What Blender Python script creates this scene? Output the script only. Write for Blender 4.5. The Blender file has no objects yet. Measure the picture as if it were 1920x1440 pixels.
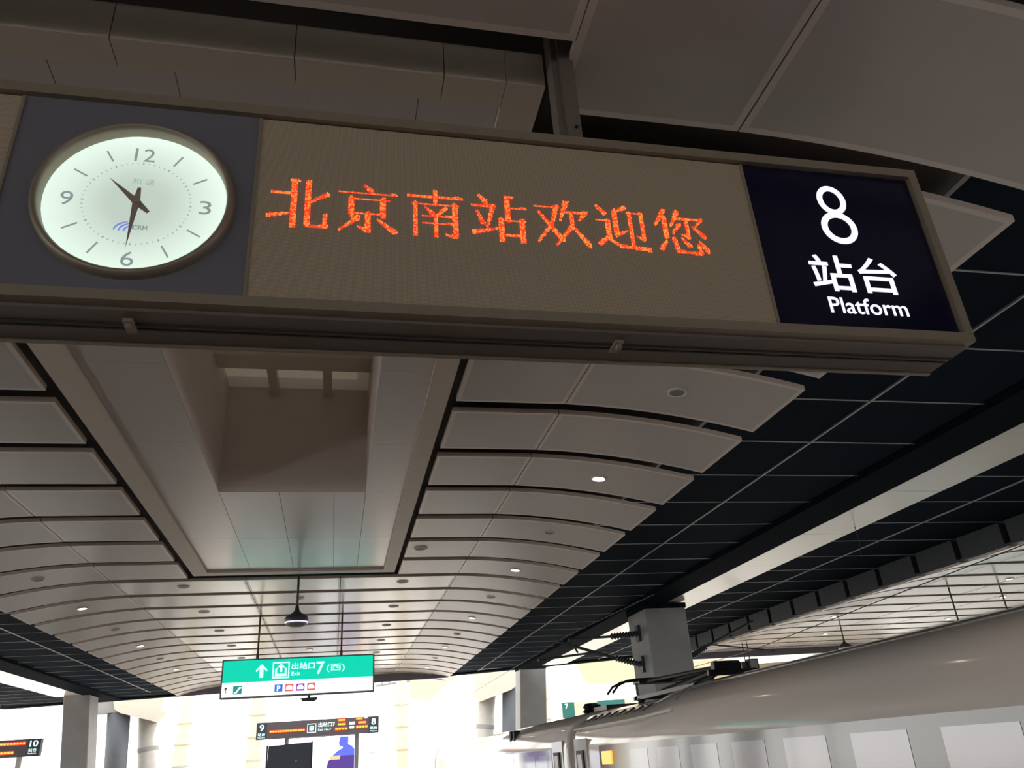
import bpy, math, random
from mathutils import Vector, Matrix
random.seed(7)
S = bpy.context.scene
COL = S.collection

# ------------------------------------------------------------------ camera, sky, sun, exposure
def make_camera():
    f = 1465.0
    y = Vector((624 - 960, -(1445 - 720), -f)).normalized()
    p2 = Vector((1624 - 960, -(1445 - 72 - 720), -f))
    z = p2.cross(y).normalized()
    if z.y < 0: z = -z
    x = y.cross(z)
    m = Matrix((x, y, z)).to_4x4()
    m.translation = Vector((0, 0, 1.6))
    cd = bpy.data.cameras.new('camera'); cd.sensor_width = 36; cd.lens = f / 1920 * 36
    cd.clip_start = 0.05; cd.clip_end = 500
    c = bpy.data.objects.new('camera', cd); COL.objects.link(c); c.matrix_world = m
    S.camera = c
make_camera()
W = bpy.data.worlds.new('sky'); S.world = W; W.use_nodes = True
bg = W.node_tree.nodes['Background']
bg.inputs[0].default_value = (1.0, 0.985, 0.94, 1); bg.inputs[1].default_value = 2.6
sd = bpy.data.lights.new('sun', 'SUN'); sd.energy = 5.0; sd.angle = 0.01; sd.color = (1, .95, .84)
so = bpy.data.objects.new('sun', sd); COL.objects.link(so)
so.rotation_euler = (math.radians(-40), 0, math.radians(-25))
V = S.view_settings
V.view_transform = 'Standard'; V.look = 'None'; V.gamma = 1; V.use_curve_mapping = False; V.exposure = 0.22

# ------------------------------------------------------------------ materials
MATS = {}
def mat(name, col, rough=.5, metal=0, spec=.5, noise=0, nscale=6, bump=0, bscale=60, coat=0):
    m = bpy.data.materials.new(name); m.use_nodes = True
    nt = m.node_tree; b = nt.nodes['Principled BSDF']
    b.inputs['Base Color'].default_value = (*col, 1); b.inputs['Roughness'].default_value = rough
    b.inputs['Metallic'].default_value = metal; b.inputs['Specular IOR Level'].default_value = spec
    b.inputs['Coat Weight'].default_value = coat; b.inputs['Coat Roughness'].default_value = .06
    tc = nt.nodes.new('ShaderNodeTexCoord')
    if noise:
        n = nt.nodes.new('ShaderNodeTexNoise'); n.inputs['Scale'].default_value = nscale; n.inputs['Detail'].default_value = 5
        r = nt.nodes.new('ShaderNodeMapRange'); r.inputs['To Min'].default_value = 1 - noise; r.inputs['To Max'].default_value = 1 + noise
        x = nt.nodes.new('ShaderNodeVectorMath'); x.operation = 'SCALE'; x.inputs[0].default_value = col
        nt.links.new(tc.outputs['Object'], n.inputs['Vector']); nt.links.new(n.outputs['Fac'], r.inputs['Value'])
        nt.links.new(r.outputs['Result'], x.inputs['Scale']); nt.links.new(x.outputs[0], b.inputs['Base Color'])
    if bump:
        n = nt.nodes.new('ShaderNodeTexNoise'); n.inputs['Scale'].default_value = bscale
        bp = nt.nodes.new('ShaderNodeBump'); bp.inputs['Strength'].default_value = bump; bp.inputs['Distance'].default_value = .01
        nt.links.new(tc.outputs['Object'], n.inputs['Vector']); nt.links.new(n.outputs['Fac'], bp.inputs['Height'])
        nt.links.new(bp.outputs['Normal'], b.inputs['Normal'])
    MATS[name] = m; return m
def emi(name, col, strength, base=None):
    m = mat(name, base or tuple(c * .5 for c in col), .4)
    b = m.node_tree.nodes['Principled BSDF']
    b.inputs['Emission Color'].default_value = (*col, 1); b.inputs['Emission Strength'].default_value = strength
    return m
mat('panel_rim', (.72, .65, .60), .32, noise=.04)
mat('panel_perf', (.53, .485, .46), .3, noise=.05, nscale=3)
mat('panel_metal', (.60, .585, .57), .2, spec=.6, noise=.04, nscale=2)
mat('panel_edge', (.60, .50, .44), .5)
mat('void', (.10, .085, .08), .7, noise=.1)
mat('void_black', (.012, .012, .014), .8)
mat('tile', (.016, .023, .033), .7, spec=.004, noise=.12)
mat('grid', (.42, .43, .45), .5)
mat('strip', (.74, .71, .62), .22, spec=.6, noise=.04, nscale=1.5)
mat('beam_dark', (.011, .014, .019), .7, spec=.004, noise=.12)
mat('fascia', (.035, .042, .05), .5, noise=.2)
mat('end_plate', (.13, .12, .15), .5, noise=.1)
mat('trim', (.62, .53, .45), .45, noise=.05)
mat('soffit', (.64, .585, .58), .22, spec=.6, noise=.04, nscale=1.2)
mat('well', (.74, .67, .64), .5, noise=.05)
mat('well_beam', (.70, .62, .52), .6, noise=.05)
mat('floor_granite', (.56, .50, .45), .25, noise=.2, nscale=40)
mat('track', (.16, .15, .14), .9, noise=.3, nscale=30)
mat('bronze', (.30, .245, .19), .42, metal=.3, noise=.12, nscale=14)
mat('bronze_dark', (.17, .14, .125), .5, metal=.2, noise=.1)
mat('groove', (.02, .018, .016), .7)
mat('arm_steel', (.17, .14, .12), .5, metal=.2, noise=.12)
mat('slate', (.17, .163, .19), .16, spec=.5, noise=.06, nscale=3)
mat('navy', (.008, .008, .028), .2, spec=.3)
emi('ink', (.30, .37, .37), .62)
emi('ink_mid', (.42, .50, .48), .62)
mat('hand', (.36, .28, .24), .5)
emi('logo_blue', (.20, .28, .72), .7)
mat('black', (.012, .013, .016), .35)
mat('dark_grey', (.05, .055, .065), .45)
mat('steel_grey', (.22, .225, .235), .5, noise=.1)
mat('concrete', (.30, .30, .30), .65, noise=.18, nscale=2, bump=.1)
mat('concrete_shaded', (.10, .11, .13), .6, noise=.15)  # darker, bluish concrete: the pier leg's shade is put into the colour
mat('concrete_pale', (.48, .46, .43), .65, noise=.2, nscale=3)
mat('pale_stone', (.62, .58, .50), .6, noise=.06)
mat('cream', (.78, .70, .50), .6, noise=.05)
mat('white_paint', (.80, .79, .76), .5, noise=.04)
mat('train_white', (.56, .52, .50), .14, spec=.5, coat=.6, noise=.02, nscale=.6)
mat('train_band', (.13, .12, .128), .12, spec=.6, coat=.6)
mat('train_glass', (.26, .25, .27), .12, metal=.3, spec=.7, coat=.5, bump=.12, bscale=3)
mat('train_grey', (.24, .24, .24), .4)
mat('rubber', (.02, .02, .022), .6)
mat('pale_plastic', (.70, .67, .64), .4)
mat('insulator', (.05, .055, .07), .3)
emi('lamp_warm', (1, .82, .55), 14, (.9, .9, .9))
emi('lamp_cool', (.95, .98, 1), 12, (.9, .9, .9))
emi('led_red', (1, .045, .012), 1.15, (.3, .02, .01))
emi('led_orange', (1, .19, .035), 1.35, (.3, .05, .01))
emi('led_amber', (1, .42, .05), 1.5)
emi('letter_white', (.80, .78, 1.0), .98, (.6, .6, .6))
emi('sign_green', (.0, .66, .45), .85, (.0, .3, .2))
emi('sign_white', (.97, .97, 1), 1.0, (.7, .7, .7))
emi('letter_cyan', (.62, .95, .95), 1.0, (.5, .6, .6))
emi('picto_blue', (.05, .2, .75), .8); emi('picto_red', (.8, .12, .08), .8); emi('picto_purple', (.32, .0, .55), .8)
emi('picto_teal', (.02, .35, .32), .7); emi('picto_ink', (.05, .06, .12), .3)
emi('dome_ring', (.85, .82, 1), .8)
emi('screen_white', (.93, .96, 1), 1.3); emi('screen_blue', (.12, .16, .75), .9); emi('screen_violet', (.10, .05, .3), .8); emi('screen_peach', (1, .55, .35), .9)
emi('display_orange', (1, .45, .08), 1.2)
mat('board_dark', (.04, .052, .08), .4)
mat('sign_grey', (.12, .10, .12), .5)
mat('sign_slate', (.045, .06, .085), .5)
mat('sign_teal', (.02, .16, .14), .5)

# clock dial: lit from its rim, so the glow is its own light
def dial():
    m = emi('dial', (.74, .90, .79), .82, (.6, .66, .6)); nt = m.node_tree; b = nt.nodes['Principled BSDF']
    tc = nt.nodes.new('ShaderNodeTexCoord'); g = nt.nodes.new('ShaderNodeVectorMath'); g.operation = 'LENGTH'
    r = nt.nodes.new('ShaderNodeMapRange'); r.inputs['From Min'].default_value = .12; r.inputs['From Max'].default_value = .38
    r.inputs['To Min'].default_value = .48; r.inputs['To Max'].default_value = .85
    nt.links.new(tc.outputs['Object'], g.inputs[0]); nt.links.new(g.outputs['Value'], r.inputs['Value'])
    nt.links.new(r.outputs['Result'], b.inputs['Emission Strength'])
dial()
# frosted glazing of the skylight: only a little daylight gets through
def glazing():
    m = bpy.data.materials.new('glazing'); m.use_nodes = True; nt = m.node_tree
    for n in list(nt.nodes): nt.nodes.remove(n)
    o = nt.nodes.new('ShaderNodeOutputMaterial'); a = nt.nodes.new('ShaderNodeBsdfTranslucent'); d = nt.nodes.new('ShaderNodeBsdfDiffuse'); x = nt.nodes.new('ShaderNodeAddShader')
    a.inputs['Color'].default_value = (.030, .025, .020, 1); d.inputs['Color'].default_value = (.35, .3, .25, 1)
    nt.links.new(a.outputs[0], x.inputs[0]); nt.links.new(d.outputs[0], x.inputs[1]); nt.links.new(x.outputs[0], o.inputs['Surface'])
    MATS['glazing'] = m
glazing()
# unlit LED board: fine grid of diode cells
def led_board():
    m = mat('led_board', (.20, .175, .135), .5); nt = m.node_tree; b = nt.nodes['Principled BSDF']
    tc = nt.nodes.new('ShaderNodeTexCoord'); ck = nt.nodes.new('ShaderNodeTexVoronoi'); ck.distance = 'CHEBYCHEV'
    ck.inputs['Scale'].default_value = 1 / .00695; ck.inputs['Randomness'].default_value = 0
    r = nt.nodes.new('ShaderNodeMapRange'); r.inputs['From Min'].default_value = .25; r.inputs['From Max'].default_value = .5
    r.inputs['To Min'].default_value = 1.2; r.inputs['To Max'].default_value = .55
    x = nt.nodes.new('ShaderNodeVectorMath'); x.operation = 'SCALE'; x.inputs[0].default_value = (.44, .345, .25)
    nt.links.new(tc.outputs['Object'], ck.inputs['Vector']); nt.links.new(ck.outputs['Distance'], r.inputs['Value'])
    nt.links.new(r.outputs['Result'], x.inputs['Scale']); nt.links.new(x.outputs[0], b.inputs['Base Color'])
led_board()

# ------------------------------------------------------------------ mesh helpers
class MB:
    def __init__(s): s.v = []; s.f = []; s.m = []; s.mats = []; s.cur = 0
    def use(s, name):
        if name not in s.mats: s.mats.append(name)
        s.cur = s.mats.index(name); return s
    def face(s, pts):
        n = len(s.v); s.v += [tuple(p) for p in pts]; s.f.append(tuple(range(n, n + len(pts)))); s.m.append(s.cur)
    def idx(s, verts, faces):
        n = len(s.v); s.v += [tuple(p) for p in verts]
        for f in faces: s.f.append(tuple(i + n for i in f)); s.m.append(s.cur)
        return s
    def box(s, x0, x1, y0, y1, z0, z1):
        v = [(x, y, z) for z in (z0, z1) for y in (y0, y1) for x in (x0, x1)]
        return s.idx(v, [(0, 2, 3, 1), (4, 5, 7, 6), (0, 1, 5, 4), (2, 6, 7, 3), (0, 4, 6, 2), (1, 3, 7, 5)])
    def bevbox(s, x0, x1, y0, y1, z0, z1, b):
        # chamfered along the y-facing outline (for sign fronts seen from -y)
        pr = [(x0 + b, z0), (x1 - b, z0), (x1, z0 + b), (x1, z1 - b), (x1 - b, z1), (x0 + b, z1), (x0, z1 - b), (x0, z0 + b)]
        return s.prism_y(pr, y0, y1)
    def prism_y(s, pr, y0, y1):      # polygon in x,z swept along y
        n = len(pr)
        v = [(x, y0, z) for x, z in pr] + [(x, y1, z) for x, z in pr]
        f = [tuple(range(n)), tuple(range(2 * n - 1, n - 1, -1))] + [(i + n, (i + 1) % n + n, (i + 1) % n, i) for i in range(n)]
        return s.idx(v, f)
    def prism_z(s, pr, z0, z1):
        n = len(pr)
        v = [(x, y, z0) for x, y in pr] + [(x, y, z1) for x, y in pr]
        f = [tuple(range(n - 1, -1, -1)), tuple(range(n, 2 * n))] + [(i, (i + 1) % n, (i + 1) % n + n, i + n) for i in range(n)]
        return s.idx(v, f)
    def tube(s, pts, r, n=8):
        pts = [Vector(p) for p in pts]; rs = r if isinstance(r, (list, tuple)) else [r] * len(pts)
        v = []
        for i, p in enumerate(pts):
            d = (pts[min(i + 1, len(pts) - 1)] - pts[max(i - 1, 0)]).normalized()
            a = d.cross(Vector((0, 0, 1)) if abs(d.z) < .9 else Vector((1, 0, 0))).normalized(); b = d.cross(a)
            v += [p + (a * math.cos(t) + b * math.sin(t)) * rs[i] for t in [2 * math.pi * k / n for k in range(n)]]
        f = [(i * n + k, i * n + (k + 1) % n, (i + 1) * n + (k + 1) % n, (i + 1) * n + k) for i in range(len(pts) - 1) for k in range(n)]
        m = len(pts) - 1
        f += [tuple(range(n - 1, -1, -1)), tuple(m * n + k for k in range(n))]
        return s.idx(v, f)
    def lathe_z(s, prof, c=(0, 0, 0), n=24):
        v = []; f = []
        for r, z in prof:
            v += [(c[0] + r * math.cos(2 * math.pi * k / n), c[1] + r * math.sin(2 * math.pi * k / n), c[2] + z) for k in range(n)]
        for i in range(len(prof) - 1):
            f += [(i * n + k, i * n + (k + 1) % n, (i + 1) * n + (k + 1) % n, (i + 1) * n + k) for k in range(n)]
        f += [tuple(range(n - 1, -1, -1)), tuple((len(prof) - 1) * n + k for k in range(n))]
        return s.idx(v, f)
    def lathe_y(s, prof, c, n=48, cap=True):  # prof: (radius, y)
        v = []; f = []
        for r, y in prof:
            v += [(c[0] + r * math.cos(2 * math.pi * k / n), c[1] + y, c[2] + r * math.sin(2 * math.pi * k / n)) for k in range(n)]
        for i in range(len(prof) - 1):
            f += [(i * n + k, i * n + (k + 1) % n, (i + 1) * n + (k + 1) % n, (i + 1) * n + k) for k in range(n)]
        if cap: f += [tuple(range(n - 1, -1, -1)), tuple((len(prof) - 1) * n + k for k in range(n))]
        return s.idx(v, f)
    def plate(s, pr, y, t=.004):     # flat x,z polygon standing proud toward -y
        if sum(pr[i][0] * pr[(i + 1) % len(pr)][1] - pr[(i + 1) % len(pr)][0] * pr[i][1] for i in range(len(pr))) < 0: pr = pr[::-1]
        return s.prism_y(pr, y - t, y)
    def mesh(s, name, mname=None, off=(0, 0, 0)):
        me = bpy.data.meshes.new(name)
        me.from_pydata([(a - off[0], b - off[1], c - off[2]) for a, b, c in s.v], [], s.f)
        ms = s.mats or [mname]
        for m in ms: me.materials.append(MATS[m])
        if s.mats: me.polygons.foreach_set('material_index', s.m)
        me.update(); return me
ORG = {}
def link(name, data, parent=None, loc=(0, 0, 0)):
    o = bpy.data.objects.new(name, data); COL.objects.link(o); o.location = loc
    if parent: o.parent = parent
    return o
def root(name, loc=(0, 0, 0), label=None, cat=None, group=None, kind=None):
    o = link(name, None, None, loc); o.empty_display_size = .1; ORG[o.name] = Vector(loc)
    return tag(o, label, cat, group, kind)
def tag(o, label=None, cat=None, group=None, kind=None):
    if label: o['label'] = label
    if cat: o['category'] = cat
    if group: o['group'] = group
    if kind: o['kind'] = kind
    return o
def part(name, mb, m=None, parent=None, smooth=False):
    off = ORG.get(parent.name, Vector()) if parent else Vector()
    me = mb.mesh(name, m, off)
    if smooth:
        for p in me.polygons: p.use_smooth = True
    o = link(name, me, parent); ORG[o.name] = off
    return o
def single(name, mb, m, loc, label, cat, group=None, kind=None, smooth=False):
    me = mb.mesh(name, m, loc)
    if smooth:
        for p in me.polygons: p.use_smooth = True
    o = link(name, me, None, loc); ORG[o.name] = Vector(loc); return tag(o, label, cat, group, kind)
def text_mb(body, size, x, y, z, bold=0, depth=.004, align='CENTER', fit=None, sx=1.0):
    """lettering in the x,z plane facing -y; z is the vertical middle; fit=(w,h) scales the glyph box"""
    c = bpy.data.curves.new('t', 'FONT'); c.body = body; c.size = size; c.offset = bold; c.resolution_u = 4
    o = bpy.data.objects.new('t', c); COL.objects.link(o)
    me = bpy.data.meshes.new_from_object(o.evaluated_get(bpy.context.evaluated_depsgraph_get()))
    pts = [v.co.copy() for v in me.vertices]; fs = [tuple(p.vertices) for p in me.polygons]
    bpy.data.objects.remove(o); bpy.data.curves.remove(c); bpy.data.meshes.remove(me)
    mb = MB()
    if not pts: return mb
    x0, x1 = min(p.x for p in pts), max(p.x for p in pts); y0, y1 = min(p.y for p in pts), max(p.y for p in pts)
    kx = ky = 1
    if fit: kx, ky = fit[0] / (x1 - x0), fit[1] / (y1 - y0)
    P = [((p.x - (x0 + x1) / 2) * kx * sx + x, (p.y - (y0 + y1) / 2) * ky + z) for p in pts]
    n = len(P); edges = {}
    for f in fs:
        for i in range(len(f)):
            a, b = f[i], f[(i + 1) % len(f)]
            edges[(a, b)] = edges.get((a, b), 0) + 1
    side = [(b, a, a + n, b + n) for a, b in edges if (b, a) not in edges]
    mb.idx([(a, y - depth, b) for a, b in P] + [(a, y, b) for a, b in P], fs + side)
    return mb

# ------------------------------------------------------------------ ground
X0 = -0.88
fl = MB().box(-6.3, 4.75, -100, 75, -.25, 0); single('floor', fl, 'floor_granite', (X0, 0, 0), None, None, kind='structure')
for i, (a, b) in enumerate([(4.75, 13.25), (-15, -6.3)]):
    single('track_bed', MB().box(a, b, -100, 75, -1.6, -1.3), 'track', ((a + b) / 2, 0, -1.3), None, None, kind='structure')
single('track_bed', MB().box(24.8, 80, -100, 75, -1.6, -1.3), 'track', (32, 0, -1.3), None, None, kind='structure')
single('floor', MB().box(13.25, 24.8, -100, 75, -.25, 0), 'floor_granite', (19, 0, 0), None, None, kind='structure')
single('floor', MB().box(-60, -15, -100, 75, -.25, 0), 'floor_granite', (-20, 0, 0), None, None, kind='structure')

# ------------------------------------------------------------------ arched panel ceiling
PITCH, PLEN, HALF = 1.405, 1.135, 5.5
def zc(u):
    u = abs(u); return 5.1 if u < 3.0 else 5.1 - .3 * ((u - 3.0) / 2.5) ** 2
def panel_mesh(u0, u1, length=PLEN, perf='panel_perf'):
    n = 1 if max(abs(u0), abs(u1)) < 3.4 else 9
    r = .045
    us = [u0, u0 + r] + [u0 + r + (u1 - u0 - 2 * r) * i / n for i in range(1, n)] + [u1 - r, u1]
    ys = [0, r, length - r, length]
    mb = MB(); th = .055
    for i in range(len(us) - 1):
        for j in range(3):
            inner = 0 < i < len(us) - 2 and j == 1
            mb.use(perf if inner else 'panel_rim')
            a, b = us[i], us[i + 1]
            mb.face([(a, ys[j + 1], zc(a)), (b, ys[j + 1], zc(b)), (b, ys[j], zc(b)), (a, ys[j], zc(a))])
        mb.use('panel_edge')
        a, b = us[i], us[i + 1]
        for y in (0, length):
            mb.face([(a, y, zc(a)), (b, y, zc(b)), (b, y, zc(b) + th), (a, y, zc(a) + th)])
    for u in (u0, u1):
        mb.face([(u, 0, zc(u)), (u, length, zc(u)), (u, length, zc(u) + th), (u, 0, zc(u) + th)])
    return mb.mesh('ceiling_panel')
g = .006
SPLITS = [-HALF, -3.33, -.92, .92, 3.28, HALF]
FULL = [panel_mesh(SPLITS[i] + g, SPLITS[i + 1] - g, perf='panel_metal' if 0 < i < 4 else 'panel_perf') for i in range(5)]
SIDE = [panel_mesh(-HALF, -3.33 - g), panel_mesh(-3.33 + g, -1.95), panel_mesh(2.06, 3.28 - g), panel_mesh(3.28 + g, HALF)]
SHORT = [panel_mesh(SPLITS[i] + g, SPLITS[i + 1] - g, .62) for i in (1, 2, 3)]
def canopy(xc, k0, k1, name='ceiling', skylight=False):
    r = root(name, (xc, 0, 5.1), kind='structure')
    for k in range(k0, k1 + 1):
        y = 6.46 + PITCH * k
        sky = skylight and -2 <= k <= 6
        if skylight and k == -3:
            use = [(SIDE[0], y), (SIDE[1], y), (SIDE[2], y), (SIDE[3], y), ]
            mid = panel_mesh(-1.95 + g, 2.06 - g, .62)
            use.append((mid, y))
        else:
            use = [(m, y) for m in (SIDE if sky else FULL)]
        for m, yy in use:
            o = link('ceiling_panel', m, r, (0, yy, -5.1))
    # deck that closes the gaps above the panels
    mb = MB(); us = [-HALF + .35 + (2 * HALF - .7) * i / 20 for i in range(21)]
    y0, y1 = 6.46 + PITCH * k0 - (85 if skylight else 0), 6.46 + PITCH * (k1 + 1)  # main deck is stretched unseen behind the camera to reduce light from there
    ranges = [(y0, 3.0), (3.0, 16.1), (16.1, y1)] if skylight else [(y0, y1)]
    for a, b in zip(us, us[1:]):
        for (p, q) in ranges:
            if skylight and p == 3.0 and a > -2.1 and b < 2.15: continue
            z1, z2 = zc(a) + .24, zc(b) + .24
            mb.face([(xc + a, q, z1), (xc + b, q, z2), (xc + b, p, z2), (xc + a, p, z1)])
    for s in (-1, 1):
        u = s * (HALF - .35)
        mb.face([(xc + u, y0, zc(u) + .24), (xc + u, y1, zc(u) + .24), (xc + s * HALF, y1, 5.36), (xc + s * HALF, y0, 5.36)])
    part('plenum_deck', mb, 'void', r)
    return r
main_ceiling = canopy(X0, -6, 21, skylight=True)
near_ceiling = canopy(18.9, 2, 20)

# end plate closing the arch at the far end (runs slightly askew)
def end_plate(xa, ya, xb, yb, zb, name, parent):
    mb = MB(); n = 24
    for i in range(n):
        t0, t1 = i / n, (i + 1) / n
        P = []
        for t in (t0, t1):
            x, y = xa + (xb - xa) * t, ya + (yb - ya) * t
            P.append((x, y))
        for dy in (0, .12):
            mb.face([(P[0][0], P[0][1] + dy, zb), (P[1][0], P[1][1] + dy, zb), (P[1][0], P[1][1] + dy, 5.36), (P[0][0], P[0][1] + dy, 5.36)])
        mb.face([(P[0][0], P[0][1], zb), (P[0][0], P[0][1] + .12, zb), (P[1][0], P[1][1] + .12, zb), (P[1][0], P[1][1], zb)])
    return part(name, mb, 'end_plate', parent)
end_plate(-6.4, 36.9, 4.6, 34.4, 4.79, 'end_plate', main_ceiling)
end_plate(13.4, 32.6, 24.4, 32.2, 4.85, 'end_plate', near_ceiling)

# ------------------------------------------------------------------ dark track ceilings
ZD = 5.35
def tiles(r, x0, x1, ya, yb, limit=None):
    g = .012
    me = MB().box(x0 + g, x1 - g, g, PITCH - g, ZD, ZD + .02).mesh('ceiling_tile', 'tile')
    bar = MB().box(x0, x1, -.008, .008, ZD - .010, ZD + .01).mesh('grid_bar', 'grid')
    k = math.floor((ya - 6.40) / PITCH)
    while True:
        y = 6.40 + PITCH * k; k += 1
        if y + PITCH > (limit((x0 + x1) / 2) if limit else yb): break
        link('ceiling_tile', me, r, Vector((0, y, 0)) - ORG[r.name])
        link('grid_bar', bar, r, Vector((0, y, 0)) - ORG[r.name])
limR = lambda x: 39.6 - (x - 4.6) * .53
limL = lambda x: 42.2 - (x + 6.4) * .29
dr = root('ceiling_dark', (0, 0, 0), kind='structure')
for a, b in [(4.35, 6.45), (6.48, 8.15), (10.2, 11.5), (11.53, 13.4)]:
    tiles(dr, a, b, -1.5, 40, limR)
part('backing', MB().idx([(4.2, -85, ZD + .022), (13.4, -85, ZD + .022), (13.4, 34.9, ZD + .022), (4.2, 39.8, ZD + .022)], [(3, 2, 1, 0)]), 'grid', dr)
part('unseen_closure', MB().box(4.2, 13.4, -85, -1.8, ZD - .01, ZD + .01), 'tile', dr)  # added out of view to block light from behind the camera
part('cross_bar', MB().box(6.45, 6.48, -2, 38.2, ZD - .016, ZD + .02), 'grid', dr)
part('cross_bar', MB().box(11.50, 11.53, -2, 35.6, ZD - .016, ZD + .02), 'grid', dr)
part('beam', MB().box(8.15, 9.06, -85, 37.4, ZD - .09, ZD + .3), 'beam_dark', dr)
part('edge_beam', MB().idx([(4.3, 39.2, 5.28), (13.4, 34.5, 5.28), (13.4, 35.1, 5.28), (4.3, 39.8, 5.28), (4.3, 39.2, 5.75), (13.4, 34.5, 5.75), (13.4, 35.1, 5.75), (4.3, 39.8, 5.75)],
     [(3, 2, 1, 0), (4, 5, 6, 7), (0, 1, 5, 4), (2, 3, 7, 6), (1, 2, 6, 5), (0, 4, 7, 3)]), 'beam_dark', dr)
def strips(r, x0, x1, y0, y1, z):
    L = PITCH * 2; me = MB().box(x0, x1, .006, L - .006, z, z + .05).mesh('strip_panel', 'strip')
    y = y0
    while y + L <= y1:
        link('strip_panel', me, r, Vector((0, y, 0)) - ORG[r.name]); y += L
strips(dr, 9.06, 10.2, 0.0, 37.3, ZD - .06)
dl = root('ceiling_dark', (0, 0, 0), kind='structure')
for a, b in [(-8.2, -6.15), (-9.9, -8.23), (-13.3, -12.0), (-15.2, -13.33)]:
    tiles(dl, a, b, 9, 44, limL)
part('backing', MB().idx([(-15.2, -85, ZD + .022), (-6.0, -85, ZD + .022), (-6.0, 42.2, ZD + .022), (-15.2, 44.9, ZD + .022)], [(3, 2, 1, 0)]), 'void_black', dl)
part('unseen_closure', MB().box(-15.2, -6.0, -85, 8.6, ZD - .01, ZD + .01), 'tile', dl)  # unseen sheet added on this side too, keeping rear light out
part('cross_bar', MB().box(-8.235, -8.195, 8, 40.6, ZD - .016, ZD + .02), 'grid', dl)
part('beam', MB().box(-10.75, -9.9, -85, 43, ZD - .09, ZD + .3), 'beam_dark', dl)
strips(dl, -12.0, -10.75, 12.0, 42.6, ZD - .06)
part('edge_beam', MB().idx([(-15.6, 44.3, 5.28), (-6.2, 41.7, 5.28), (-6.2, 42.3, 5.28), (-15.6, 44.9, 5.28), (-15.6, 44.3, 5.75), (-6.2, 41.7, 5.75), (-6.2, 42.3, 5.75), (-15.6, 44.9, 5.75)],
     [(3, 2, 1, 0), (4, 5, 6, 7), (0, 1, 5, 4), (2, 3, 7, 6), (1, 2, 6, 5), (0, 4, 7, 3)]), 'beam_dark', dl)
# boxed ends of the panels on the neighbouring canopy
eb = MB().box(-.03, .12, .09, PITCH - .09, 4.90, 5.34).mesh('fascia_box', 'fascia')
for k in range(2, 20):
    link('fascia_box', eb, near_ceiling, Vector((13.37, 6.46 + PITCH * k - .1, 0)) - ORG[near_ceiling.name])
part('fascia_rail', MB().box(13.36, 13.56, 9, 34.3, 4.86, 4.90), 'fascia', near_ceiling)
part('fascia_back', MB().box(13.48, 13.56, 9, 34.3, 4.90, 5.36), 'void_black', near_ceiling)

single('roof', MB().box(-60, -1.75, -85, 34.5, 7.0, 7.2).box(.45, 80, -85, 34.5, 7.0, 7.2).box(-1.75, .45, -85, 4.9, 7.0, 7.2).box(-1.75, .45, 11.05, 34.5, 7.0, 7.2), 'void', (X0, 10, 7.0), None, None, kind='structure')  # unseen slab added to stop sky light leaking in from above and behind
single('roof', MB().box(24.4, 80, -85, 34.5, 5.36, 5.5), 'tile', (30, 10, 5.36), None, None, kind='structure')  # unseen dark slab added to cut side light on the neighbouring ceiling
# ------------------------------------------------------------------ skylight: trim ring, soffit, deep well with beams
tr = root('trim_1', (X0, 3.2, 5.1), kind='structure')
OX0, OX1, OY0, OY1 = -2.70, 1.09, 3.2, 15.85
IX0, IX1, IY0, IY1 = -2.42, .86, 3.39, 15.62
part('trim_bar', MB().box(OX0, IX0, OY0, OY1, 5.1, 5.36), 'trim', tr)
part('trim_bar', MB().box(IX1, OX1, OY0, OY1, 5.1, 5.36), 'trim', tr)
for i in range(4):   # near bar in sheet-metal lengths
    a, b = [IX0, -1.25, -.32, .5][i], [-1.25, -.32, .5, IX1][i]
    part('trim_bar', MB().box(a + .003, b - .003, OY0, IY0, 5.1, 5.36), 'trim', tr)
part('trim_bar', MB().box(IX0, IX1, IY1, OY1, 5.1, 5.36), 'trim', tr)
WX0, WX1, WY0, WY1, ZS = -1.64, .34, 5.0, 10.85, 5.14
sf = root('soffit', (X0, 9, ZS), kind='structure')
def soffit(x0, x1, y0, y1):
    part('soffit_panel', MB().box(x0 + .003, x1 - .003, y0 + .003, y1 - .003, ZS, ZS + .03), 'soffit', sf)
xs = [IX0, -1.62, -.97, -.25, .375, IX1]
for i in range(5):
    soffit(xs[i], xs[i + 1], IY0, WY0)
for a, b in [(WY0, 7.0), (7.0, 9.0), (9.0, WY1)]:
    soffit(IX0, WX0, a, b); soffit(WX1, IX1, a, b)
cx = [IX0, WX0, -.85, -.1, WX1, IX1]
for i in range(5):
    soffit(cx[i], cx[i + 1], WY1, 13.3); soffit(cx[i], cx[i + 1], 13.3, IY1)
wl = root('skylight_well', (X0, 8, ZS), kind='structure')
ZW = 6.62
part('well_wall', MB().box(WX0 - .05, WX0, WY0, WY1, ZS + .012, 7.2), 'well', wl)
part('well_wall', MB().box(WX1, WX1 + .05, WY0, WY1, ZS + .012, 7.2), 'well', wl)
part('well_wall', MB().box(WX0 - .05, WX1 + .05, WY1, WY1 + .05, ZS + .012, 7.2), 'well', wl)
part('well_wall', MB().box(WX0 - .05, WX1 + .05, WY0 - .05, WY0, ZS + .012, 7.2), 'well', wl)
gx, gy = [WX0 - .05, -.99, -.24, WX1 + .05], [WY0 - .05, 6.0, 7.7, 9.53, WY1 + .05]
for i in range(3):
    for j in range(4):
        part('glass_pane', MB().idx([(gx[i], gy[j], ZW + .12), (gx[i + 1], gy[j], ZW + .12), (gx[i + 1], gy[j + 1], ZW + .12), (gx[i], gy[j + 1], ZW + .12)], [(3, 2, 1, 0)]), 'glazing', wl)
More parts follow.
